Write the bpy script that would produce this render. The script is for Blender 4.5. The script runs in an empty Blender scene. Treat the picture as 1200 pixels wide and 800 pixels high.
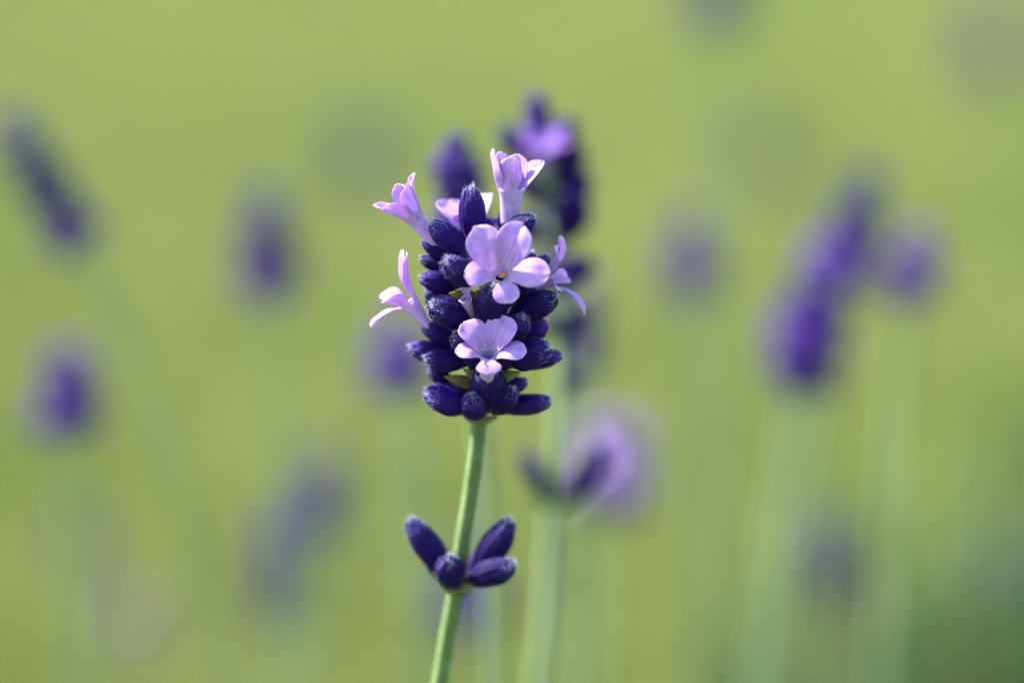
import bpy, math, random
import numpy as np
from mathutils import Vector, Matrix, noise as mnoise

R = math.radians
rnd = random.Random(7)
scene = bpy.context.scene
COL = scene.collection

# ------------------------------------------------------------------ camera
PITCH = R(12.0)
CAMP = Vector((0, 0, 0.52))
FWD = Vector((0, math.cos(PITCH), -math.sin(PITCH)))
UP = Vector((0, math.sin(PITCH), math.cos(PITCH)))
RIGHT = Vector((1, 0, 0))
LENS, SENS = 100.0, 36.0
FOCUS = 0.433
cam_d = bpy.data.cameras.new('camera')
cam = bpy.data.objects.new('camera', cam_d)
COL.objects.link(cam)
cam.location = CAMP
cam.rotation_euler = (math.pi / 2 - PITCH, 0, 0)
cam_d.lens, cam_d.sensor_width = LENS, SENS
cam_d.clip_start, cam_d.clip_end = 0.01, 2000
cam_d.dof.use_dof = True
cam_d.dof.focus_distance = FOCUS - 0.004
cam_d.dof.aperture_fstop = 4.0
scene.camera = cam

# ------------------------------------------------------------------ world and sun
SUN_EL, SUN_AZ = R(48), R(-76)          # azimuth from +Y towards +X: high from the left, a little behind
world = bpy.data.worlds.new('World')
scene.world = world
world.use_nodes = True
wn = world.node_tree
sky = wn.nodes.new('ShaderNodeTexSky')
sky.sky_type = 'NISHITA'
sky.sun_disc = False
sky.sun_elevation = SUN_EL
sky.sun_rotation = SUN_AZ % (2 * math.pi)
bg = wn.nodes['Background']
bg.inputs[1].default_value = 0.15
wn.links.new(sky.outputs[0], bg.inputs[0])
sv = Vector((math.sin(SUN_AZ) * math.cos(SUN_EL), math.cos(SUN_AZ) * math.cos(SUN_EL), math.sin(SUN_EL)))
sl = bpy.data.lights.new('sun', 'SUN')
sl.energy, sl.angle, sl.color = 5.0, R(0.6), (1, 0.96, 0.9)
sun = bpy.data.objects.new('sun', sl)
COL.objects.link(sun)
sun.rotation_euler = (-sv).to_track_quat('-Z', 'Y').to_euler()

scene.view_settings.view_transform = 'Standard'
scene.view_settings.look = 'None'
scene.view_settings.gamma = 1
scene.view_settings.exposure = 1.8
scene.view_settings.use_curve_mapping = False
scene.render.engine = 'CYCLES'
scene.cycles.use_denoising = True
scene.cycles.max_bounces = 8
scene.cycles.caustics_reflective = scene.cycles.caustics_refractive = False

# ------------------------------------------------------------------ pixels to places
S = FOCUS * SENS / LENS / 1200          # metres per photo pixel at the focused stalk
Y0 = FOCUS * math.cos(PITCH) + 0.004    # the stalk stands upright in this plane


def at(px, py, Y):
    k = SENS / LENS / 1200
    r = FWD + RIGHT * ((px - 600) * k) + UP * (-(py - 400) * k)
    return CAMP + r * ((Y - CAMP.y) / r.y)


def main_at(px, py, dz=0.0, Y=Y0):
    return at(px, py, Y - dz * S)


# ------------------------------------------------------------------ object helpers
def link(name, me, mat=None, parent=None, M=None):
    o = bpy.data.objects.new(name, me)
    COL.objects.link(o)
    if me is not None and mat is not None and not me.materials:
        me.materials.append(mat)
    if parent is not None:
        o.parent = parent
    if M is not None:
        o.matrix_local = M
    return o


def thing(name, loc, label, cat, group=None):
    o = bpy.data.objects.new(name, None)
    o.empty_display_size = 0.01
    COL.objects.link(o)
    o.location = loc
    o['label'], o['category'] = label, cat
    if group:
        o['group'] = group
    return o


def mesh(name, v, f, smooth=True):
    me = bpy.data.meshes.new(name)
    me.from_pydata([tuple(p) for p in v], [], f)
    me.validate()
    if smooth:
        me.shade_smooth()
    me.update()
    return me


def frame(origin, zdir, ref, roll=0.0):
    z = zdir.normalized()
    y = (ref - z * ref.dot(z))
    if y.length < 1e-4:
        y = Vector((0, 1, 0)) - z * z.y
    y.normalize()
    x = y.cross(z)
    M = Matrix((x, y, z)).transposed().to_4x4()
    M.translation = origin
    return M @ Matrix.Rotation(roll, 4, 'Z')


def spline(pts, n):
    """smooth curve through pts, tangents weighted by chord length"""
    k = len(pts)
    h = [(pts[i + 1] - pts[i]).length for i in range(k - 1)]
    sl_ = [(pts[i + 1] - pts[i]) / h[i] for i in range(k - 1)]
    tg = [sl_[0]] + [(sl_[i - 1] * h[i] + sl_[i] * h[i - 1]) / (h[i - 1] + h[i]) for i in range(1, k - 1)] + [sl_[-1]]
    out = []
    for i in range(k - 1):
        for j in range(n):
            t = j / n
            out.append(pts[i] * (2 * t ** 3 - 3 * t * t + 1) + tg[i] * (h[i] * (t ** 3 - 2 * t * t + t)) + pts[i + 1] * (3 * t * t - 2 * t ** 3) + tg[i + 1] * (h[i] * (t ** 3 - t * t)))
    out.append(pts[-1].copy())
    return out


def stem_mesh(path, r0, r1, origin, sides=16, square=0.16, roll=0.4, wob=0.0):
    """four-angled stalk that follows path; r0 at its foot, r1 at its top"""
    v, f = [], []
    n = len(path)
    for i, p in enumerate(path):
        t = i / (n - 1)
        d = (path[min(i + 1, n - 1)] - path[max(i - 1, 0)]).normalized()
        M = frame(p - origin, d, Vector((0, 1, 0)))
        r = r0 + (r1 - r0) * t
        for k in range(sides):
            a = 2 * math.pi * k / sides
            q = r * (1 + square * math.cos(4 * (a + roll)) + 0.03 * math.cos(16 * a))
            if wob:
                q *= 1 + wob * mnoise.noise(p * 300)
            v.append(M @ Vector((q * math.cos(a), q * math.sin(a), 0)))
    for i in range(n - 1):
        for k in range(sides):
            a, b = i * sides + k, i * sides + (k + 1) % sides
            f.append((a, b, b + sides, a + sides))
    f.append(tuple(range((n - 1) * sides, n * sides)))
    return mesh('stem', v, f)


# ------------------------------------------------------------------ materials
def new_mat(name):
    m = bpy.data.materials.new(name)
    m.use_nodes = True
    nt = m.node_tree
    b = nt.nodes['Principled BSDF']
    return m, nt, b


def N(nt, kind, **kw):
    n = nt.nodes.new(kind)
    for k, val in kw.items():
        setattr(n, k, val)
    return n


def ramp(nt, stops, src, interp='LINEAR'):
    r = nt.nodes.new('ShaderNodeValToRGB')
    r.color_ramp.interpolation = interp
    el = r.color_ramp.elements
    while len(el) < len(stops):
        el.new(0.5)
    for e, (p, c) in zip(el, stops):
        e.position, e.color = p, (*c, 1)
    if src is not None:
        nt.links.new(src, r.inputs[0])
    return r


def mixrgb(nt, a, b, fac, blend='MIX'):
    m = nt.nodes.new('ShaderNodeMix')
    m.data_type, m.blend_type = 'RGBA', blend
    for sock, val in ((m.inputs[0], fac), (m.inputs[6], a), (m.inputs[7], b)):
        if hasattr(val, 'is_linked') or hasattr(val, 'links'):
            nt.links.new(val, sock)
        elif isinstance(val, tuple):
            sock.default_value = (*val, 1)
        else:
            sock.default_value = val
    return m.outputs[2]


def bud_material(name, base, mid, tip):
    m, nt, b = new_mat(name)
    tc = N(nt, 'ShaderNodeTexCoord')
    sp = N(nt, 'ShaderNodeSeparateXYZ')
    nt.links.new(tc.outputs['Object'], sp.inputs[0])
    rp = ramp(nt, [(0.0, base), (0.28, mid), (0.78, mid), (1.0, tip)], sp.outputs[2])
    nz = N(nt, 'ShaderNodeTexNoise')
    nz.inputs['Scale'].default_value = 9
    nz.inputs['Detail'].default_value = 6
    mp = N(nt, 'ShaderNodeMapping')
    mp.inputs['Scale'].default_value = (3, 3, 0.8)
    nt.links.new(tc.outputs['Object'], mp.inputs[0])
    nt.links.new(mp.outputs[0], nz.inputs[0])
    vr = ramp(nt, [(0.3, (0.55, 0.5, 0.6)), (0.7, (1.5, 1.45, 1.3))], nz.outputs[0])
    c = mixrgb(nt, rp.outputs[0], vr.outputs[0], 1.0, 'MULTIPLY')
    oi = N(nt, 'ShaderNodeObjectInfo')
    orr = ramp(nt, [(0, (0.6, 0.65, 0.65)), (0.6, (1, 1, 1)), (1, (1.7, 1.4, 1.35))], oi.outputs['Random'])
    c = mixrgb(nt, c, orr.outputs[0], 1.0, 'MULTIPLY')
    nt.links.new(c, b.inputs['Base Color'])
    b.inputs['Roughness'].default_value = 0.62
    b.inputs['Specular IOR Level'].default_value = 0.12
    b.inputs['Sheen Weight'].default_value = 0.06
    b.inputs['Sheen Roughness'].default_value = 0.35
    b.inputs['Sheen Tint'].default_value = (0.50, 0.40, 0.95, 1)
    nf = N(nt, 'ShaderNodeTexNoise')
    nf.inputs['Scale'].default_value = 40
    nt.links.new(tc.outputs['Object'], nf.inputs[0])
    bp = N(nt, 'ShaderNodeBump')
    bp.inputs['Strength'].default_value = 0.35
    bp.inputs['Distance'].default_value = 0.0002
    nt.links.new(nf.outputs[0], bp.inputs['Height'])
    nt.links.new(bp.outputs[0], b.inputs['Normal'])
    return m


MAT = {}
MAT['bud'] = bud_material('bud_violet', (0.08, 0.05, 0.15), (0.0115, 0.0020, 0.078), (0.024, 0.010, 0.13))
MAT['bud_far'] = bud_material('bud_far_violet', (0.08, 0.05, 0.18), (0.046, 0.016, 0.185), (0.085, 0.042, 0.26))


def thin_material(name, col_nodes, transl, rough=0.55, sheen=0.0, tcol=None):
    """thin living tissue: diffuse and glossy above, light coming through from behind"""
    m, nt, b = new_mat(name)
    c = col_nodes(nt)
    nt.links.new(c, b.inputs['Base Color'])
    b.inputs['Roughness'].default_value = rough
    b.inputs['Specular IOR Level'].default_value = 0.3
    b.inputs['Sheen Weight'].default_value = sheen
    t = N(nt, 'ShaderNodeBsdfTranslucent')
    if tcol:
        nt.links.new(mixrgb(nt, c, tcol, 1.0, 'MULTIPLY'), t.inputs[0])
    else:
        nt.links.new(c, t.inputs[0])
    mx = N(nt, 'ShaderNodeMixShader')
    mx.inputs[0].default_value = transl
    nt.links.new(b.outputs[0], mx.inputs[1])
    nt.links.new(t.outputs[0], mx.inputs[2])
    nt.links.new(mx.outputs[0], nt.nodes['Material Output'].inputs[0])
    return m, nt, b


def petal_cols(nt):
    uv = N(nt, 'ShaderNodeUVMap')
    sp = N(nt, 'ShaderNodeSeparateXYZ')
    nt.links.new(uv.outputs[0], sp.inputs[0])
    rp = ramp(nt, [(0.0, (0.62, 0.47, 0.69)), (0.35, (0.575, 0.36, 0.735)), (0.8, (0.60, 0.375, 0.77)), (1.0, (0.76, 0.58, 0.83))], sp.outputs[1])
    mp = N(nt, 'ShaderNodeMapping')
    mp.inputs['Scale'].default_value = (9, 1.3, 1)
    nt.links.new(uv.outputs[0], mp.inputs[0])
    nz = N(nt, 'ShaderNodeTexNoise')
    nz.inputs['Scale'].default_value = 1.6
    nz.inputs['Detail'].default_value = 5
    nt.links.new(mp.outputs[0], nz.inputs[0])
    vr = ramp(nt, [(0.34, (0.70, 0.60, 0.86)), (0.55, (1.05, 1.04, 1.0)), (0.8, (1.12, 1.12, 1.03))], nz.outputs[0])
    c = mixrgb(nt, rp.outputs[0], vr.outputs[0], 0.75, 'MULTIPLY')
    n2 = N(nt, 'ShaderNodeTexNoise')
    n2.inputs['Scale'].default_value = 900
    tc = N(nt, 'ShaderNodeTexCoord')
    nt.links.new(tc.outputs['Object'], n2.inputs[0])
    v2 = ramp(nt, [(0.35, (0.84, 0.76, 0.92)), (0.6, (1, 1, 1))], n2.outputs[0])
    return mixrgb(nt, c, v2.outputs[0], 0.6, 'MULTIPLY')


MAT['petal'], nt, b = thin_material('petal_lilac', petal_cols, 0.40, 0.5, 0.15)


def deep_cols(nt):
    return mixrgb(nt, petal_cols(nt), (0.52, 0.40, 0.78), 1.0, 'MULTIPLY')


MAT['petal_deep'], _, _ = thin_material('petal_violet', deep_cols, 0.35, 0.5, 0.1)


def tube_cols(nt):
    tc = N(nt, 'ShaderNodeTexCoord')
    nz = N(nt, 'ShaderNodeTexNoise')
    nz.inputs['Scale'].default_value = 700
    nt.links.new(tc.outputs['Object'], nz.inputs[0])
    return ramp(nt, [(0.3, (0.45, 0.31, 0.63)), (0.7, (0.59, 0.44, 0.74))], nz.outputs[0]).outputs[0]


MAT['tube'], _, _ = thin_material('corolla_tube_lilac', tube_cols, 0.35, 0.5, 0.3)


def flat_cols(lo, hi, scale):
    def f(nt):
        tc = N(nt, 'ShaderNodeTexCoord')
        nz = N(nt, 'ShaderNodeTexNoise')
        nz.inputs['Scale'].default_value = scale
        nz.inputs['Detail'].default_value = 4
        nt.links.new(tc.outputs['Object'], nz.inputs[0])
        return ramp(nt, [(0.3, lo), (0.7, hi)], nz.outputs[0]).outputs[0]
    return f


def fuzz_cols(nt):
    tc = N(nt, 'ShaderNodeTexCoord')
    sp = N(nt, 'ShaderNodeSeparateXYZ')
    nt.links.new(tc.outputs['Object'], sp.inputs[0])
    return ramp(nt, [(0.0, (0.18, 0.14, 0.36)), (0.75, (0.075, 0.045, 0.28)), (0.93, (0.42, 0.40, 0.62)), (1.0, (0.55, 0.54, 0.66))], sp.outputs[2]).outputs[0]


MAT['fuzz'], _, _ = thin_material('silvery_fuzz', fuzz_cols, 0.4, 0.6)
MAT['fuzz_pale'], _, _ = thin_material('white_fuzz', flat_cols((0.5, 0.5, 0.55), (0.7, 0.7, 0.7), 50), 0.4, 0.6)
MAT['bract'], _, _ = thin_material('dry_bract', flat_cols((0.13, 0.10, 0.03), (0.42, 0.26, 0.13), 420), 0.3, 0.7)
MAT['green_bract'], _, _ = thin_material('green_bract', flat_cols((0.13, 0.17, 0.05), (0.25, 0.30, 0.12), 420), 0.3, 0.7)
MAT['anther'], _, _ = thin_material('anther_orange', flat_cols((0.45, 0.14, 0.02), (0.65, 0.33, 0.09), 2500), 0.1, 0.6)
MAT['stem'], nt, b = thin_material('stem_green', flat_cols((0.070, 0.125, 0.026), (0.125, 0.185, 0.060), 260), 0.05, 0.55, 0.12)
MAT['stem_far'], _, _ = thin_material('stem_far_green', flat_cols((0.13, 0.20, 0.085), (0.20, 0.28, 0.14), 60), 0.06, 0.55, 0.1)
MAT['leaf'], _, _ = thin_material('lavender_leaf', flat_cols((0.036, 0.092, 0.022), (0.095, 0.165, 0.060), 14), 0.3, 0.6)


def grass_cols(nt):
    g = N(nt, 'ShaderNodeNewGeometry')
    n1 = N(nt, 'ShaderNodeTexNoise')
    n1.inputs['Scale'].default_value = 2.4
    n1.inputs['Detail'].default_value = 5
    n1.inputs['Roughness'].default_value = 0.78
    nt.links.new(g.outputs['Position'], n1.inputs[0])
    c1 = ramp(nt, [(0.33, (0.115, 0.175, 0.038)), (0.48, (0.225, 0.262, 0.066)), (0.62, (0.255, 0.28, 0.082)), (0.78, (0.31, 0.30, 0.12))], n1.outputs[0])
    n2 = N(nt, 'ShaderNodeTexNoise')
    n2.inputs['Scale'].default_value = 45
    nt.links.new(g.outputs['Position'], n2.inputs[0])
    c2 = ramp(nt, [(0.3, (0.7, 0.75, 0.7)), (0.7, (1.25, 1.2, 1.2))], n2.outputs[0])
    return mixrgb(nt, c1.outputs[0], c2.outputs[0], 1.0, 'MULTIPLY')


MAT['grass'], _, _ = thin_material('lawn_grass', grass_cols, 0.35, 0.5)
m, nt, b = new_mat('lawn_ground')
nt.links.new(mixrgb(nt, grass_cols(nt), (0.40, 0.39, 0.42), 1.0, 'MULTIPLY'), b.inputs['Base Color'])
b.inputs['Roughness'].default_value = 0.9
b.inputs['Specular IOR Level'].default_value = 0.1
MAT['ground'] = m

# ------------------------------------------------------------------ setting: ground and lawn
gn = 48
gv, gf = [], []
for i in range(gn + 1):
    for j in range(gn + 1):
        u, w = 2 * i / gn - 1, 2 * j / gn - 1
        x, y = 400 * u ** 3, 400 * w ** 3
        z = 0.0 if math.hypot(x, y) < 12 else 0.6 * mnoise.noise(Vector((x, y, 0)) * 0.02)
        gv.append((x, y, z))
for i in range(gn):
    for j in range(gn):
        a = i * (gn + 1) + j
        gf.append((a, a + gn + 1, a + gn + 2, a + 1))
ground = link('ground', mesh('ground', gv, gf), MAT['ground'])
ground['kind'] = 'structure'


def blades(n, gen, rs):
    """n bent tapered blades: gen gives foot (n,3), direction (n,3), length, width"""
    foot, d, L, W = gen(n)
    side = np.cross(d, rs.normal(size=(n, 3)))
    side /= np.linalg.norm(side, axis=1)[:, None]
    bend = np.cross(side, d) * (rs.uniform(-.35, .35, n) * L)[:, None]
    Lc, Wc = L[:, None], W[:, None]
    mid = foot + d * Lc * .5 + bend * .3
    tip = foot + d * Lc + bend
    V = np.stack([foot - side * Wc * .4, foot + side * Wc * .4, mid + side * Wc * .5, mid - side * Wc * .5, tip], 1).reshape(-1, 3)
    b = np.arange(n) * 5
    quads = np.stack([b, b + 1, b + 2, b + 3], 1)
    tris = np.stack([b + 3, b + 2, b + 4], 1)
    me = bpy.data.meshes.new('blades')
    me.vertices.add(len(V))
    me.vertices.foreach_set('co', V.astype(np.float32).ravel())
    loops = np.concatenate([quads.ravel(), tris.ravel()]).astype(np.int32)
    me.loops.add(len(loops))
    me.loops.foreach_set('vertex_index', loops)
    me.polygons.add(2 * n)
    me.polygons.foreach_set('loop_start', np.concatenate([np.arange(n) * 4, 4 * n + np.arange(n) * 3]).astype(np.int32))
    me.update(calc_edges=True)
    me.validate()
    me.shade_smooth()
    return me


def grass_gen(rs):
    def g(n):
        y = 1.15 + 10.5 * rs.uniform(0, 1, n) ** 1.7
        x = rs.uniform(-1, 1, n) * (0.8 + 0.45 * y)
        foot = np.stack([x, y, np.full(n, -.003)], 1)
        d = np.stack([rs.normal(0, .38, n), rs.normal(0, .38, n), np.ones(n)], 1)
        d /= np.linalg.norm(d, axis=1)[:, None]
        return foot, d, rs.uniform(.03, .075, n) * (1 + .02 * y), rs.uniform(.002, .0042, n) * (1 + .12 * y)
    return g


rs = np.random.RandomState(3)
lawn = link('lawn_grass', blades(270000, grass_gen(rs), rs), MAT['grass'])
lawn['kind'] = 'stuff'
lawn['label'] = 'soft yellow green lawn grass far behind the lavender'
lawn['category'] = 'grass'

# ------------------------------------------------------------------ bud meshes
def bud_profile(t):
    pts = [(0, .20), (.04, .34), (.12, .46), (.25, .72), (.42, .95), (.58, 1.0), (.74, .93), (.86, .78), (.93, .60), (.98, .38), (1.0, .20)]
    for (a, ra), (b_, rb) in zip(pts, pts[1:]):
        if t <= b_:
            u = (t - a) / (b_ - a)
            return ra + (rb - ra) * u
    return .2


def bud_shape(seed, seg=40, ring=18, rib=.045, ribs=13, lobe=True):
    """unit-long ribbed calyx, widest past the middle, small teeth round the closed mouth, one rounded lobe on the upper lip"""
    r_ = random.Random(seed)
    v, f = [], []
    off = Vector((seed * 3.1, seed * 1.7, 0))
    bendx, bendy = r_.uniform(-.05, .05), r_.uniform(-.07, .03)
    sq = r_.uniform(.9, 1.08)
    for i in range(ring + 1):
        t = 1 - (1 - i / ring) ** 1.25
        r = .5 * bud_profile(t)
        for k in range(seg):
            a = 2 * math.pi * k / seg
            amp = rib * min(1, t * 5) * (1 if t < .85 else .6)
            q = r * (1 + amp * math.cos(ribs * a) + .12 * mnoise.noise(off + Vector((math.cos(a), math.sin(a), t * 2.2)) * 1.5))
            z = t
            if t > .84:
                tooth = math.cos(5 * a + .6)
                z += .045 * tooth * (t - .84) / .16
                q *= 1 + .16 * tooth * (t - .84) / .16
            bend = math.sin(math.pi * t)
            v.append((q * math.cos(a) + bendx * bend, q * math.sin(a) * sq + bendy * bend, z))
    for i in range(ring):
        for k in range(seg):
            a, b_ = i * seg + k, i * seg + (k + 1) % seg
            f.append((a, b_, b_ + seg, a + seg))
    # dimpled mouth
    c = len(v)
    v.append((0, 0, .955))
    top = ring * seg
    for k in range(seg):
        f.append((top + k, top + (k + 1) % seg, c))
    f.append(tuple(range(seg - 1, -1, -1)))
    if lobe:   # rounded appendage over the mouth
        b0 = len(v)
        n1, n2 = 8, 12
        lc = Vector((r_.uniform(-.06, .06), .17, .94))
        for i in range(n1 + 1):
            th = math.pi * i / n1
            for k in range(n2):
                a = 2 * math.pi * k / n2
                p = Vector((.17 * math.sin(th) * math.cos(a), .10 * math.sin(th) * math.sin(a), .11 * math.cos(th)))
                p.y -= .05 * math.cos(th)
                p *= 1 + .15 * mnoise.noise(off + p * 12)
                v.append(tuple(lc + p))
        for i in range(n1):
            for k in range(n2):
                a, b_ = b0 + i * n2 + k, b0 + i * n2 + (k + 1) % n2
                f.append((a, a + n2, b_ + n2, b_))
    return v, f


def fuzz_mesh(v, f, seed, n=420, tipw=2.5, ln=.055, wd=.0055):
    r_ = random.Random(seed)
    fv, ff = [], []
    faces = [q for q in f if len(q) <= 4]
    pts = [Vector(p) for p in v]
    k = 0
    while k < n:
        q = r_.choice(faces)
        a, b_, c = pts[q[0]], pts[q[1]], pts[q[2]]
        t = a.z
        if r_.random() > (.16 + .84 * max(0, (t - .7) / .3)):
            continue
        u, w = r_.random(), r_.random()
        if u + w > 1:
            u, w = 1 - u, 1 - w
        p = a + (b_ - a) * u + (c - a) * w
        nrm = (b_ - a).cross(c - a)
        if nrm.length < 1e-9:
            continue
        nrm.normalize()
        if nrm.dot(Vector((p.x, p.y, (p.z - .5) * .6))) < 0:
            nrm = -nrm
        d = (nrm + Vector((r_.gauss(0, .45), r_.gauss(0, .45), r_.gauss(.35, .4)))).normalized()
        s = d.orthogonal().normalized()
        s = Matrix.Rotation(r_.uniform(0, 6.28), 3, d) @ s
        L = ln * r_.uniform(.5, 1.4) * (1 + .7 * max(0, t - .75) * 4)
        b0 = len(fv)
        fv += [p - s * wd - nrm * .004, p + s * wd - nrm * .004, p + d * L]
        ff.append((b0, b0 + 1, b0 + 2))
        k += 1
    return mesh('fuzz', fv, ff, False)


BUDS = []
for sd in range(5):
    v, f = bud_shape(sd + 1)
    BUDS.append((mesh('bud', v, f), fuzz_mesh(v, f, sd + 50)))
BUDS_MID = []
for sd in range(3):
    v, f = bud_shape(sd + 11, seg=20, ring=10, ribs=7, rib=.06)
    BUDS_MID.append(mesh('bud', v, f))


def inv(root):
    return Matrix.Translation(-Vector(root.location))


def add_bud(root, base, tip, w, k=None, mid=False, fuzz=True, wide=1.0, mat=None, name='bud', roll=None):
    d = tip - base
    M = frame(base, d, Vector((0, -.25, 1)), rnd.uniform(-.7, .7) if roll is None else roll)
    M = M @ Matrix.Diagonal((w, w * wide, d.length, 1))
    if mid:
        return link(name, BUDS_MID[(rnd.randrange(3) if k is None else k) % 3], mat or MAT['bud'], root, inv(root) @ M)
    me, fz = BUDS[(rnd.randrange(5) if k is None else k) % 5]
    o = link(name, me, MAT['bud'], root, inv(root) @ M)
    if fuzz:
        h = link('fuzz', fz, MAT['fuzz'], o, Matrix.Identity(4))
        h['kind'] = 'stuff'
    return o


# ------------------------------------------------------------------ blossoms
def petal_mesh(r0, zr, phi, L, W, th0, th1, cup=.25, notch=.0, tilt=0.0, seed=0, base=.45, ruf=.05):
    """a lobe growing from the rim (radius r0, height zr) of the corolla tube, spreading from angle th0 to th1 off the axis"""
    nt_, nu = 14, 11
    off = Vector((seed * 7.3, seed * 2.9, 1.7))
    v, uvs, f = [], [], []
    ph = R(phi)
    er = Vector((math.cos(ph), math.sin(ph), 0))
    et = Vector((-math.sin(ph), math.cos(ph), 0))
    ez = Vector((0, 0, 1))
    # centre line sampled finely
    cl, rr, zz, M_ = [], r0, zr, 60
    for i in range(M_ + 1):
        t = i / M_
        s = t * t * (3 - 2 * t)
        th = R(th0 + (th1 - th0) * min(1, s * 1.1))
        cl.append((rr, zz, th))
        rr += math.sin(th) * L / M_
        zz += math.cos(th) * L / M_
    for i in range(nt_ + 1):
        t = i / nt_
        for j in range(nu):
            u = 2 * j / (nu - 1) - 1
            tt = t * (1 - notch * math.exp(-((u - tilt) / .28) ** 2) * t * t) * (1 - .03 * u * u * t)
            tt = min(1, tt * (1 + .05 * mnoise.noise(off + Vector((u * 1.4, 0, 0))) * t))
            if t < .58:
                q = t / .58
                h = base + (1 - base) * (q * q * (3 - 2 * q))
            else:
                q = (t - .58) / .42
                h = max(.0, 1 - q ** 2.6) ** .5
                h = max(h, .16)
            fi = min(M_ - 1e-6, tt * M_)
            i0 = int(fi)
            fr = fi - i0
            c = tuple(cl[i0][q_] * (1 - fr) + cl[i0 + 1][q_] * fr for q_ in range(3))
            nrm = er * math.cos(c[2]) - ez * math.sin(c[2])     # points outwards, below the lobe
            p = er * c[0] + ez * c[1] + et * (u * h * W * .5)
            p -= nrm * (cup * h * W * .5 * u * u)
            p += nrm * (L * ruf * mnoise.noise(off + Vector((u * 1.3, t * 2.6, 0))) * t * 2)
            p += nrm * (.035 * W * math.exp(-(u / .18) ** 2) * (1 - t))   # midrib groove
            v.append(p)
            uvs.append((u * .5 * h + .5 + seed * 1.37, t))
    for i in range(nt_):
        for j in range(nu - 1):
            a = i * nu + j
            f.append((a, a + 1, a + nu + 1, a + nu))
    me = mesh('petal', v, f)
    uvl = me.uv_layers.new(name='UVMap')
    for l in me.loops:
        uvl.data[l.index].uv = uvs[l.vertex_index]
    return me


def tube_mesh(L, ra, rb):
    v, f = [], []
    n, s = 10, 20
    for i in range(n + 1):
        t = i / n
        r = ra + (rb - ra) * (t ** 2.2)
        for k in range(s):
            a = 2 * math.pi * k / s
            q = r * (1 + .05 * math.cos(5 * a + .5) * t)
            v.append((q * math.cos(a), q * math.sin(a), t * L))
    for i in range(n):
        for k in range(s):
            a, b_ = i * s + k, i * s + (k + 1) % s
            f.append((a, b_, b_ + s, a + s))
    return mesh('blossom', v, f)


BCOUNT = [0]


def add_blossom(root, base, throat, ra, rb, petals, ref=Vector((0, 0, 1)), anther=False, unit=S, pmat='petal', pbase=.45, side=False):
    """corolla tube from base to throat; petals = (phi, length, width, th0, th1, cup, notch) in photo pixels"""
    d = throat - base
    M = frame(base, d, ref)
    o = link('blossom', tube_mesh(d.length, ra * unit, rb * unit), MAT['tube'], root, inv(root) @ M)
    sm = o.modifiers.new('thickness', 'SOLIDIFY')
    sm.thickness = .00012
    for (phi, L, W, th0, th1, cup, notch) in petals:
        BCOUNT[0] += 1
        rz = (.95 * unit * (ra + (rb - ra) * .55), d.length * .76) if side else (rb * unit * .93, d.length * .97)
        me = petal_mesh(*rz, phi, L * unit + (d.length * .22 if side else 0), W * unit, th0, th1, cup, notch, rnd.uniform(-.25, .25), BCOUNT[0], pbase)
        p = link('petal', me, MAT[pmat], o, Matrix.Identity(4))
        sd = p.modifiers.new('thickness', 'SOLIDIFY')
        sd.thickness, sd.offset = .00013, 0
        ss = p.modifiers.new('smooth', 'SUBSURF')
        ss.levels = ss.render_levels = 1
    if anther:
        r_ = random.Random(5)
        v, f = [], []
        for q in range(4):
            c = Vector((r_.uniform(-.5, .5) * rb * unit * 1.2, (-.15 + .25 * (q % 2)) * rb * unit, d.length * .98))
            n1, n2, b0 = 6, 8, len(v)
            for i in range(n1 + 1):
                th = math.pi * i / n1
                for k in range(n2):
                    a = 2 * math.pi * k / n2
                    v.append(c + Vector((3.3 * math.sin(th) * math.cos(a), 2.2 * math.sin(th) * math.sin(a), 2.2 * math.cos(th))) * unit)
            for i in range(n1):
                for k in range(n2):
                    a, b_ = b0 + i * n2 + k, b0 + i * n2 + (k + 1) % n2
                    f.append((a, a + n2, b_ + n2, b_))
        link('anther', mesh('anther', v, f), MAT['anther'], o, Matrix.Identity(4))
    return o


def add_bract(root, base, tip, w, mat, ref=Vector((0, -1, .3)), cup=.5):
    d = tip - base
    L = d.length
    v, f = [], []
    nt_, nu = 8, 7
    for i in range(nt_ + 1):
        t = i / nt_
        h = w * .5 * (math.sin(math.pi * min(1, .12 + t * .88)) ** .8 * (1 - .4 * t) + .02)
        for j in range(nu):
            u = 2 * j / (nu - 1) - 1
            v.append((u * h, cup * h * (1 - u * u) + .08 * L * math.sin(t * 2.2), t * L))
    for i in range(nt_):
        for j in range(nu - 1):
            a = i * nu + j
            f.append((a, a + 1, a + nu + 1, a + nu))
    o = link('bract', mesh('bract', v, f), mat, root, inv(root) @ frame(base, d, ref))
    sd = o.modifiers.new('thickness', 'SOLIDIFY')
    sd.thickness = .00015
    return o


def stem_fuzz(path, r, origin, n, seed):
    r_ = random.Random(seed)
    v, f = [], []
    for _ in range(n):
        i = r_.randrange(len(path) - 1)
        p = path[i].lerp(path[i + 1], r_.random())
        a = r_.uniform(0, 6.283)
        d = Vector((math.cos(a), math.sin(a), 0))
        s = Vector((-d.y, d.x, 0))
        q = p - origin + d * r * .96
        L = r_.uniform(.00012, .00032)
        b0 = len(v)
        v += [q - s * .00002, q + s * .00002, q + (d + Vector((r_.gauss(0, .4), r_.gauss(0, .4), r_.gauss(.2, .4)))) * L]
        f.append((b0, b0 + 1, b0 + 2))
    return mesh('fuzz', v, f, False)


# ------------------------------------------------------------------ the sharp stalk in front
def m(px, py, dz=0):
    return main_at(px, py, dz)


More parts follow.
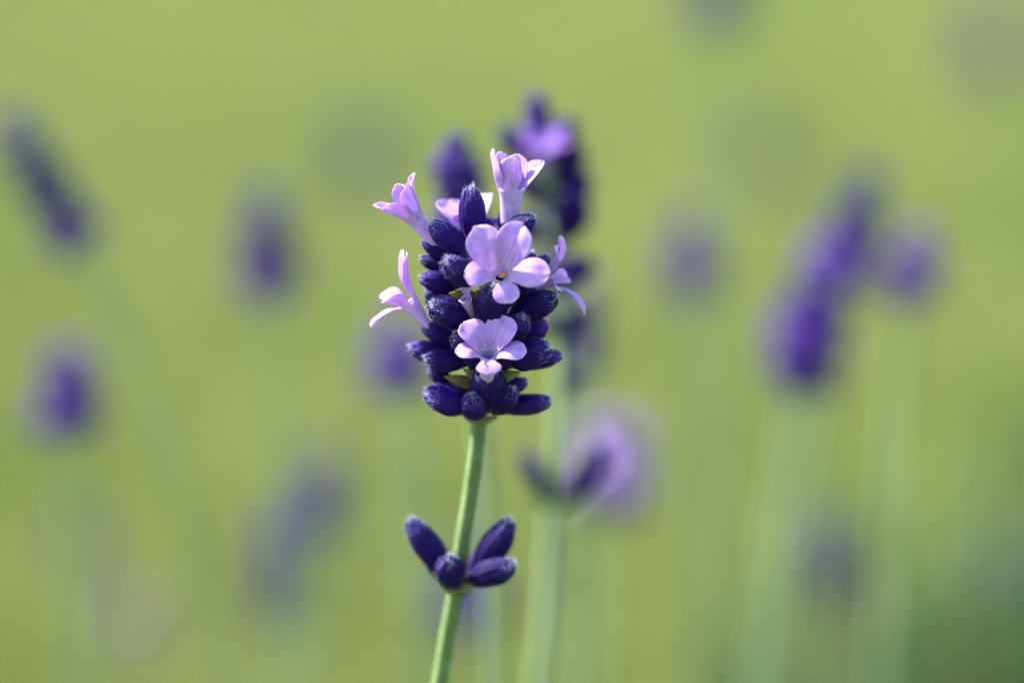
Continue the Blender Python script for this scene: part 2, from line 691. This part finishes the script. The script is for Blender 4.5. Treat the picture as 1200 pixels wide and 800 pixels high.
axis_px = [(515, 800), (524, 745), (533, 695), (541, 640), (549, 590), (556, 540), (561, 497), (566, 430), (570, 360), (571, 310), (570, 286)]
vis = [m(*p) for p in axis_px]
low = [Vector((vis[0].x - .012, Y0 + .012, .005 - .02)), Vector((vis[0].x - .013, Y0 + .01, .12)), Vector((vis[0].x - .010, Y0 + .004, .26))]
path = spline(low + vis, 8)
main = thing('lavender_stalk', (low[0].x, low[0].y, 0), 'sharp lavender flower head with open lilac blossoms and violet buds on slim green stem', 'lavender', 'flowering lavender stalks')
org = Vector(main.location)
st = link('stem', stem_mesh(path, 9.5 * S, 8.6 * S, org, 24, .13, .35, .03), MAT['stem'], main, Matrix.Identity(4))
vis_path = [p for p in path if p.z > .36]
h = link('fuzz', stem_fuzz(vis_path, 8.6 * S, org, 3500, 4), MAT['fuzz_pale'], st, Matrix.Identity(4))
h['kind'] = 'stuff'

# buds: base (x, y, towards viewer), tip (x, y, towards viewer), width - in photo pixels
BUD_LIST = [
    # crown
    (556, 292, 12, 551, 222, 22, 33), (584, 283, 16, 625, 256, 26, 27), (549, 300, 18, 507, 263, 34, 36), (536, 305, 4, 497, 281, 8, 25),
    (592, 275, -6, 597, 246, -2, 25), (590, 290, -24, 612, 262, -40, 28),
    # second row, round the big open blossom
    (556, 330, 30, 523, 308, 74, 36), (532, 318, 2, 494, 303, 8, 23), (540, 335, 8, 494, 327, 22, 27), (585, 345, 26, 589, 318, 50, 34),
    (597, 325, 30, 624, 297, 54, 20), (610, 322, 10, 642, 302, 24, 19), (545, 352, 6, 500, 350, 14, 25), (600, 350, 12, 622, 330, 40, 26),
    # third row
    (553, 376, 28, 506, 359, 60, 40), (577, 385, 28, 577, 340, 70, 40), (592, 372, 22, 651, 348, 36, 33), (545, 400, 6, 497, 382, 14, 28),
    (540, 350, -12, 500, 340, -22, 26), (596, 392, 30, 614, 374, 66, 31), (605, 400, 4, 640, 378, 6, 27),
    # fourth row
    (535, 415, 6, 482, 408, 16, 26), (550, 425, 26, 499, 421, 42, 27), (552, 418, 32, 534, 394, 66, 26), (585, 420, 20, 642, 408, 46, 38),
    (600, 425, 2, 656, 417, 14, 25), (560, 436, 24, 558, 396, 50, 34), (590, 432, 22, 592, 404, 48, 34),
    # lowest row
    (553, 477, 14, 501, 461, 40, 40), (535, 450, 2, 503, 436, 10, 21), (559, 489, 20, 554, 466, 58, 31), (572, 482, 16, 571, 432, 48, 42),
    (578, 484, 14, 602, 458, 44, 29), (582, 480, 8, 643, 470, 26, 34), (580, 460, 4, 616, 447, 16, 22), (550, 470, 8, 533, 448, 26, 26),
]
for q in BUD_LIST:
    add_bud(main, m(*q[0:3]), m(*q[3:6]), q[6] * S * rnd.uniform(.95, 1.06), wide=rnd.uniform(.86, 1.06))
# the far side of the head
for (yy, rr, n) in ((272, 40, 4), (318, 50, 5), (362, 56, 6), (410, 58, 6), (466, 52, 5)):
    for k in range(n):
        a = math.pi * (k + .5 + rnd.uniform(-.2, .2)) / n
        ax = 568 - (yy - 270) * .02
        x_, d_ = math.cos(a), -math.sin(a)
        add_bud(main, m(ax + 10 * x_, yy + 14, 10 * d_), m(ax + rr * x_ * .85, yy - 12, rr * d_), rnd.uniform(28, 36) * S, fuzz=False)

AWAY = Vector((0, 1, 0))
# big open blossom facing the viewer
add_blossom(main, m(588, 338, 22), m(586, 322, 74), 7, 8.5, [
    (121, 62, 43, 30, 80, .18, .0), (62, 66, 42, 30, 78, .16, .13), (182, 37, 31, 50, 100, -.15, .05),
    (0, 56, 36, 50, 98, -.15, .0), (-72, 31, 31, 55, 112, .1, .06)], anther=True)
# lower open blossom in the shade
add_blossom(main, m(571, 446, 46), m(572, 414, 74), 9, 9.5, [
    (138, 43, 37, 20, 80, .2, .0), (48, 47, 40, 20, 72, .2, .05), (184, 33, 25, 45, 100, -.1, .0),
    (-5, 40, 31, 45, 100, -.15, .05), (-90, 24, 30, 60, 122, -.1, .08)])
# upright blossom at the top, seen from its side
add_blossom(main, m(597, 262, 4), m(599, 219, 10), 11, 16, [
    (200, 50, 28, 16, 14, .4, .0), (262, 46, 28, 14, 6, .4, .05), (75, 36, 30, 14, 22, .3, .0), (40, 42, 28, 22, 66, .15, .2), (130, 40, 28, 8, 16, .3, .1)], ref=AWAY, pbase=.6, side=True)
# blossom leaning out top left
add_blossom(main, m(518, 296, 8), m(479, 246, 16), 7.5, 12.5, [
    (95, 38, 26, 14, 34, .4, .05), (30, 36, 25, 14, 26, .35, .0), (160, 32, 24, 14, 20, .4, .0), (-35, 36, 26, 14, 46, .3, .1), (-105, 36, 25, 14, 40, .45, .0)], pbase=.55, side=True)
# blossom sticking out left in profile
add_blossom(main, m(506, 388, 12), m(480, 354, 18), 6.5, 11, [
    (52, 66, 22, 12, 46, .3, .0), (118, 60, 20, 10, 42, .3, .0), (-40, 40, 28, 20, 62, .2, .05), (215, 34, 26, 20, 70, .2, .0), (-92, 46, 15, 60, 102, .3, .0)])
# pale blossom behind the crown
add_blossom(main, m(555, 290, -12), m(551, 268, -22), 9, 13, [
    (128, 54, 54, 14, 36, .15, .0), (50, 52, 52, 12, 36, .15, .0), (90, 30, 30, 30, 60, .2, .05), (-50, 20, 22, 20, 50, .2, .0), (-125, 20, 22, 20, 50, .2, .0)], ref=AWAY)
# blossom hanging over on the right in profile
add_blossom(main, m(612, 345, 10), m(641, 328, 16), 6.5, 10, [
    (70, 52, 22, 10, 62, .3, .0), (112, 46, 24, 5, 58, .3, .0), (-20, 34, 20, 30, 86, .2, .0), (205, 30, 20, 30, 90, .2, .0), (-88, 56, 18, 40, 100, .4, .1)])
# withered corolla between the buds
add_blossom(main, m(556, 385, 24), m(546, 350, 52), 5, 7, [(95, 14, 12, 10, 60, .4, .0), (-85, 12, 12, 10, 70, .4, .0)])

for (b0, t0, w_, mt) in (
        ((560, 350, 20), (524, 344, 50), 18, 'bract'), ((565, 352, 22), (556, 338, 56), 16, 'bract'), ((560, 452, 16), (519, 441, 40), 17, 'bract'),
        ((565, 446, 22), (541, 431, 46), 15, 'green_bract'), ((578, 446, 20), (612, 436, 40), 17, 'green_bract'), ((562, 496, 4), (540, 485, 12), 9, 'green_bract'),
        ((563, 495, 6), (584, 488, 16), 9, 'green_bract')):
    add_bract(main, m(*b0), m(*t0), w_ * S, MAT[mt])

# small pair of bud clusters lower on the stem
for q in ((528, 678, 6, 482, 611, 16, 33), (533, 690, 12, 525, 655, 48, 34), (556, 676, 4, 598, 612, 10, 35), (546, 682, 10, 601, 662, 34, 34),
          (528, 686, -8, 500, 640, -26, 28), (550, 684, -8, 576, 636, -28, 28)):
    add_bud(main, m(*q[0:3]), m(*q[3:6]), q[6] * S)
for (b0, t0, w_) in (((533, 694, 4), (506, 668, 20), 16), ((536, 694, 6), (562, 678, 20), 16), ((534, 696, 8), (528, 676, 30), 12)):
    add_bract(main, m(*b0), m(*t0), w_ * S, MAT['green_bract'])

# ------------------------------------------------------------------ the softly blurred stalk close behind
Y2 = Y0 + .085
K2 = (Y2 / Y0)


def m2(px, py, dz=0):
    return at(px, py, Y2 - dz * S)


ax2 = [(632, 800), (641, 720), (646, 640), (650, 590), (655, 520), (658, 440), (655, 340), (648, 260), (640, 190), (633, 150)]
vis2 = [m2(*p) for p in ax2]
low2 = [Vector((vis2[0].x - .02, Y2 + .02, -.015)), Vector((vis2[0].x - .015, Y2 + .015, .12)), Vector((vis2[0].x - .008, Y2 + .006, .25))]
st2 = thing('lavender_stalk', (low2[0].x, low2[0].y, 0), 'blurred tall violet lavender head rising just behind the sharp one, small bud pair below it', 'lavender', 'flowering lavender stalks')
org2 = Vector(st2.location)
link('stem', stem_mesh(spline(low2 + vis2, 6), 14 * S, 9 * S, org2, 12, .1), MAT['stem_far'], st2, Matrix.Identity(4))
for q in ((634, 175, 4, 628, 110, 8, 36), (622, 195, 8, 590, 150, 16, 33), (646, 190, 6, 672, 140, 10, 33), (650, 225, 6, 682, 172, 10, 34), (652, 258, 8, 690, 205, 14, 35),
          (650, 290, 8, 690, 240, 14, 36), (655, 330, 6, 694, 305, 14, 36), (652, 268, 14, 668, 225, 40, 30), (640, 240, 8, 606, 205, 16, 34), (642, 285, 8, 604, 255, 16, 34),
          (655, 400, 4, 684, 362, 10, 28), (650, 330, 10, 618, 310, 14, 34), (655, 345, 10, 668, 300, 40, 32), (634, 200, 0, 612, 170, -30, 32), (648, 215, 0, 664, 180, -36, 32),
          (650, 270, 0, 640, 230, -44, 34), (652, 320, 0, 645, 290, -44, 34), (655, 395, 2, 632, 370, 6, 26), (655, 470, 2, 680, 440, 6, 20),
          (642, 588, 4, 616, 530, 12, 30), (662, 592, 6, 706, 528, 16, 38)):
    add_bud(st2, m2(*q[0:3]), m2(*q[3:6]), q[6] * S, mid=True)
add_blossom(st2, m2(634, 200, 10), m2(636, 168, 34), 8, 10, [
    (150, 30, 27, 30, 80, .2, 0), (30, 32, 27, 30, 80, .2, .1), (-150, 30, 24, 40, 95, .1, 0), (-30, 30, 24, 40, 95, .1, 0), (-90, 28, 24, 40, 100, .1, 0)], pmat='petal_deep')
for (b0, t0) in (((645, 594, 4), (622, 572, 12)), ((655, 594, 4), (678, 572, 12)), ((652, 350, 8), (640, 335, 30)), ((648, 240, 8), (640, 215, 20))):
    add_bract(st2, m2(*b0), m2(*t0), 20 * S, MAT['green_bract'])

# ------------------------------------------------------------------ far stalks: whorls of buds on a stem
def far_whorl(seed, n, out, lift, blen, bw):
    """ring of n buds (unit radius about 1), joined: too blurred to pick apart"""
    r_ = random.Random(seed)
    V, F = [], []
    for k in range(n):
        a = 2 * math.pi * (k + r_.uniform(-.2, .2)) / n
        el = R(lift + r_.uniform(-14, 14))
        d = Vector((math.cos(a) * math.cos(el), math.sin(a) * math.cos(el), math.sin(el)))
        M_ = frame(d * .12 + Vector((0, 0, r_.uniform(-.1, .1))), d, Vector((0, 0, 1)))
        l_ = blen * r_.uniform(.85, 1.15)
        seg, ring = 9, 6
        b0 = len(V)
        for i in range(ring + 1):
            t = i / ring
            rad = bw * .5 * bud_profile(t) * (.75 if i == ring else 1)
            for j in range(seg):
                b_ = 2 * math.pi * j / seg
                V.append(M_ @ Vector((rad * math.cos(b_), rad * math.sin(b_), t * l_ + (.06 * math.cos(5 * b_) if i == ring else 0))))
        for i in range(ring):
            for j in range(seg):
                p, q = b0 + i * seg + j, b0 + i * seg + (j + 1) % seg
                F.append((p, q, q + seg, p + seg))
        F.append(tuple(b0 + ring * seg + j for j in range(seg)))
    return mesh('whorl', V, F)


WH = [far_whorl(i + 20, 9, 1, 34, .92, .52) for i in range(3)]
WT = [far_whorl(i + 40, 6, 1, 62, .95, .5) for i in range(2)]


def far_petals(seed, n):
    r_ = random.Random(seed)
    V, F, U = [], [], []
    for k in range(n):
        a = r_.uniform(0, 6.283)
        el = R(r_.uniform(15, 60))
        d = Vector((math.cos(a) * math.cos(el), math.sin(a) * math.cos(el), math.sin(el)))
        M_ = frame(d * .85, d, Vector((0, 0, 1)))
        for ph in (60, 120, 185, 355, 270):
            me = petal_mesh(.1, .1, ph, .5, .42, 35, 90, .2, 0, 0, k + seed)
            b0 = len(V)
            V += [M_ @ p.co for p in me.vertices]
            F += [tuple(b0 + q for q in p.vertices) for p in me.polygons]
            bpy.data.meshes.remove(me)
    me = mesh('petals', V, F)
    me.uv_layers.new(name='UVMap')
    return me


FP = [far_petals(60 + i, 5) for i in range(2)]


def far_stalk(top, bot, Y, wpx, label, bloom=0, tilt=None, foot=None, whorls=None, name='lavender_stalk'):
    """head from photo pixel top to pixel bot, standing at distance Y; wpx = width of the head in photo pixels at that place"""
    if Y > .6:
        Y *= 1.04
    pt, pb = at(*top, Y), at(*bot, Y)
    L = (pt - pb).length
    ppm = Y / math.cos(PITCH) * SENS / LENS / 1200
    rad = wpx * ppm * .5 * 1.2
    d = (pt - pb).normalized()
    fx, fy = foot if foot else (pb.x - d.x * .12 + rnd.uniform(-.015, .015), Y + rnd.uniform(-.01, .03))
    ft = Vector((fx, fy, -.012))
    mid1 = Vector((fx + (pb.x - fx) * .25, fy, pb.z * .42))
    mid2 = pb - Vector((d.x * .6, 0, 1)).normalized() * pb.z * .3
    root = thing(name, (fx, fy, 0), label, 'lavender', 'flowering lavender stalks')
    link('stem', stem_mesh(spline([ft, mid1, mid2, pb, pb.lerp(pt, .85)], 6), .0016, .0011, Vector(root.location), 8, .1), MAT['stem_far'], root, Matrix.Identity(4))
    n = whorls or max(3, int(round(L / (rad * .62))))
    for i in range(n):
        t = i / (n - 1)
        p = pb.lerp(pt - d * rad * .75, t)
        r_ = rad * (1 - .25 * t) * rnd.uniform(.92, 1.06)
        if i == n - 1:
            me = WT[rnd.randrange(2)]
        else:
            me = WH[rnd.randrange(3)]
        M_ = frame(p, d, Vector((0, 1, 0)), rnd.uniform(0, 6.28)) @ Matrix.Diagonal((r_, r_, r_, 1))
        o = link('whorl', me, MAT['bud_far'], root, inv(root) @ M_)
        o['kind'] = 'stuff'
        if bloom and (i % 2 == 0 or bloom > 1):
            q = link('petals', FP[i % 2], MAT['petal'], o, Matrix.Identity(4))
            q['kind'] = 'stuff'
    return root


FAR = [
    # top, bottom, distance, head width px, label, bloom
    ((533, 158), (548, 320), .505, 66, 'blurred violet lavender head peeking out behind the sharp flower beside its crown', 0, 9),
    ((464, 365), (474, 460), .63, 76, 'blurred short violet lavender head half hidden behind lower left of the sharp flower', 0),
    ((716, 492), (710, 598), .68, 84, 'blurred bright lilac lavender head in open bloom beside the small blurred bud pair', 2),
    ((552, 640), (556, 735), .76, 84, 'blurred dusky lavender head behind the bud clusters on the sharp stem', 0),
    ((4, 135), (96, 290), .64, 64, 'blurred violet lavender head leaning over sideways, stem bent', 0),
    ((308, 222), (318, 350), .71, 72, 'blurred dusky violet lavender head standing upright alone in open lawn', 0),
    ((80, 400), (84, 508), .65, 80, 'blurred plump deep violet round lavender head above a pale green stem', 0),
    ((382, 528), (368, 628), .74, 54, 'blurred violet lavender head touching a lower longer head at its side', 0),
    ((322, 595), (334, 730), .76, 58, 'blurred long dusky lavender head just below a shorter violet head', 0),
    ((424, 140), (430, 220), 1.30, 52, 'very faint grey lavender head far off behind the sharp flower', 0),
    ((808, 248), (812, 348), .76, 64, 'blurred small dusky lavender head between the blurred tall head and the big leaning one', 0),
    ((1020, 200), (985, 330), .66, 72, 'blurred lavender head forming the upper tip of the large leaning clump', 0),
    ((970, 285), (936, 460), .63, 86, 'blurred large deep violet lavender head leaning, lowest of the big clump', 0),
    ((1074, 265), (1064, 355), .64, 72, 'blurred short violet lavender head at the side of the big leaning clump', 0),
    ((966, 608), (976, 698), .74, 48, 'blurred small violet lavender head standing before blue green leaves', 0),
    ((846, -60), (842, 24), .92, 62, 'blurred dusky lavender head reaching highest above the lawn', 0),
    ((1160, 8), (1168, 84), 1.35, 60, 'very faint grey green lavender head far back over the lawn, palest of all', 0),
    ((158, 698), (164, 748), 1.0, 34, 'faint pale lilac lavender head low among the stems below the plump head', 1),
    ((890, 145), (896, 210), 1.60, 44, 'faint greenish lavender head far off between the tall head and the big clump', 0),
    ((1168, 630), (1176, 705), 1.02, 52, 'faint dusky lavender head sunk among dark green leaves', 0),
    ((98, 610), (104, 665), 1.10, 44, 'faint greyish lavender head beside the pale stem of the plump head', 0),
    ((690, 330), (684, 440), .62, 40, 'blurred grey violet lavender head showing just under the tall blurred head', 0),
]
for q in FAR:
    far_stalk(*q[:6], whorls=q[6] if len(q) > 6 else None)

# ------------------------------------------------------------------ lavender foliage at the foot of the stalks
def bush_gen(cx, cy, rx, ry, hgt, rs, up=1.0):
    def g(n):
        a = rs.uniform(0, 2 * np.pi, n)
        r = np.sqrt(rs.uniform(0, 1, n))
        x, y = cx + rx * r * np.cos(a), cy + ry * r * np.sin(a)
        top = hgt * (1 - .75 * r ** 2.2)
        clump = .75 + .25 * np.sin(x * 71 + 1.3) * np.cos(y * 63)
        z = rs.uniform(.0, 1, n) ** .7 * top * clump
        foot = np.stack([x, y, z], 1)
        d = np.stack([np.cos(a) * r * .6 + rs.normal(0, .3, n), np.sin(a) * r * .6 + rs.normal(0, .3, n), np.full(n, up)], 1)
        d /= np.linalg.norm(d, axis=1)[:, None]
        return foot, d, rs.uniform(.025, .055, n), rs.uniform(.0018, .0034, n)
    return g


def bush(cx, cy, rx, ry, hgt, n, label, seed):
    rs_ = np.random.RandomState(seed)
    root = thing('lavender_bush', (cx, cy, 0), label, 'bush', 'lavender bushes')
    me = blades(n, bush_gen(0, 0, rx, ry, hgt, rs_), rs_)
    o = link('foliage', me, MAT['leaf'], root, Matrix.Identity(4))
    o['kind'] = 'stuff'
    # woody shoots that carry the leaves
    for k in range(7):
        a = 2 * math.pi * k / 7 + rs_.uniform(-.3, .3)
        q = rs_.uniform(.25, .7)
        p = spline([Vector((.02 * math.cos(a), .02 * math.sin(a), -.01)), Vector((.5 * q * rx * math.cos(a), .5 * q * ry * math.sin(a), hgt * .45)), Vector((q * rx * math.cos(a), q * ry * math.sin(a), hgt * .8))], 5)
        link('shoot', stem_mesh(p, .003, .0014, Vector((0, 0, 0)), 7, .05), MAT['bract'], root, Matrix.Identity(4))
    return root


bush(0.0, .50, .22, .16, .21, 3500, 'grey green lavender bush carrying the sharp flower stalk', 1)
bush(.155, .86, .13, .12, .32, 7500, 'dark blue green lavender bush beside the faint dusky head', 2)
bush(-.18, .90, .13, .12, .15, 2600, 'low pale lavender bush below the plump violet head', 3)
bush(.02, 1.02, .12, .10, .12, 2200, 'low lavender bush behind the bud clusters', 4)
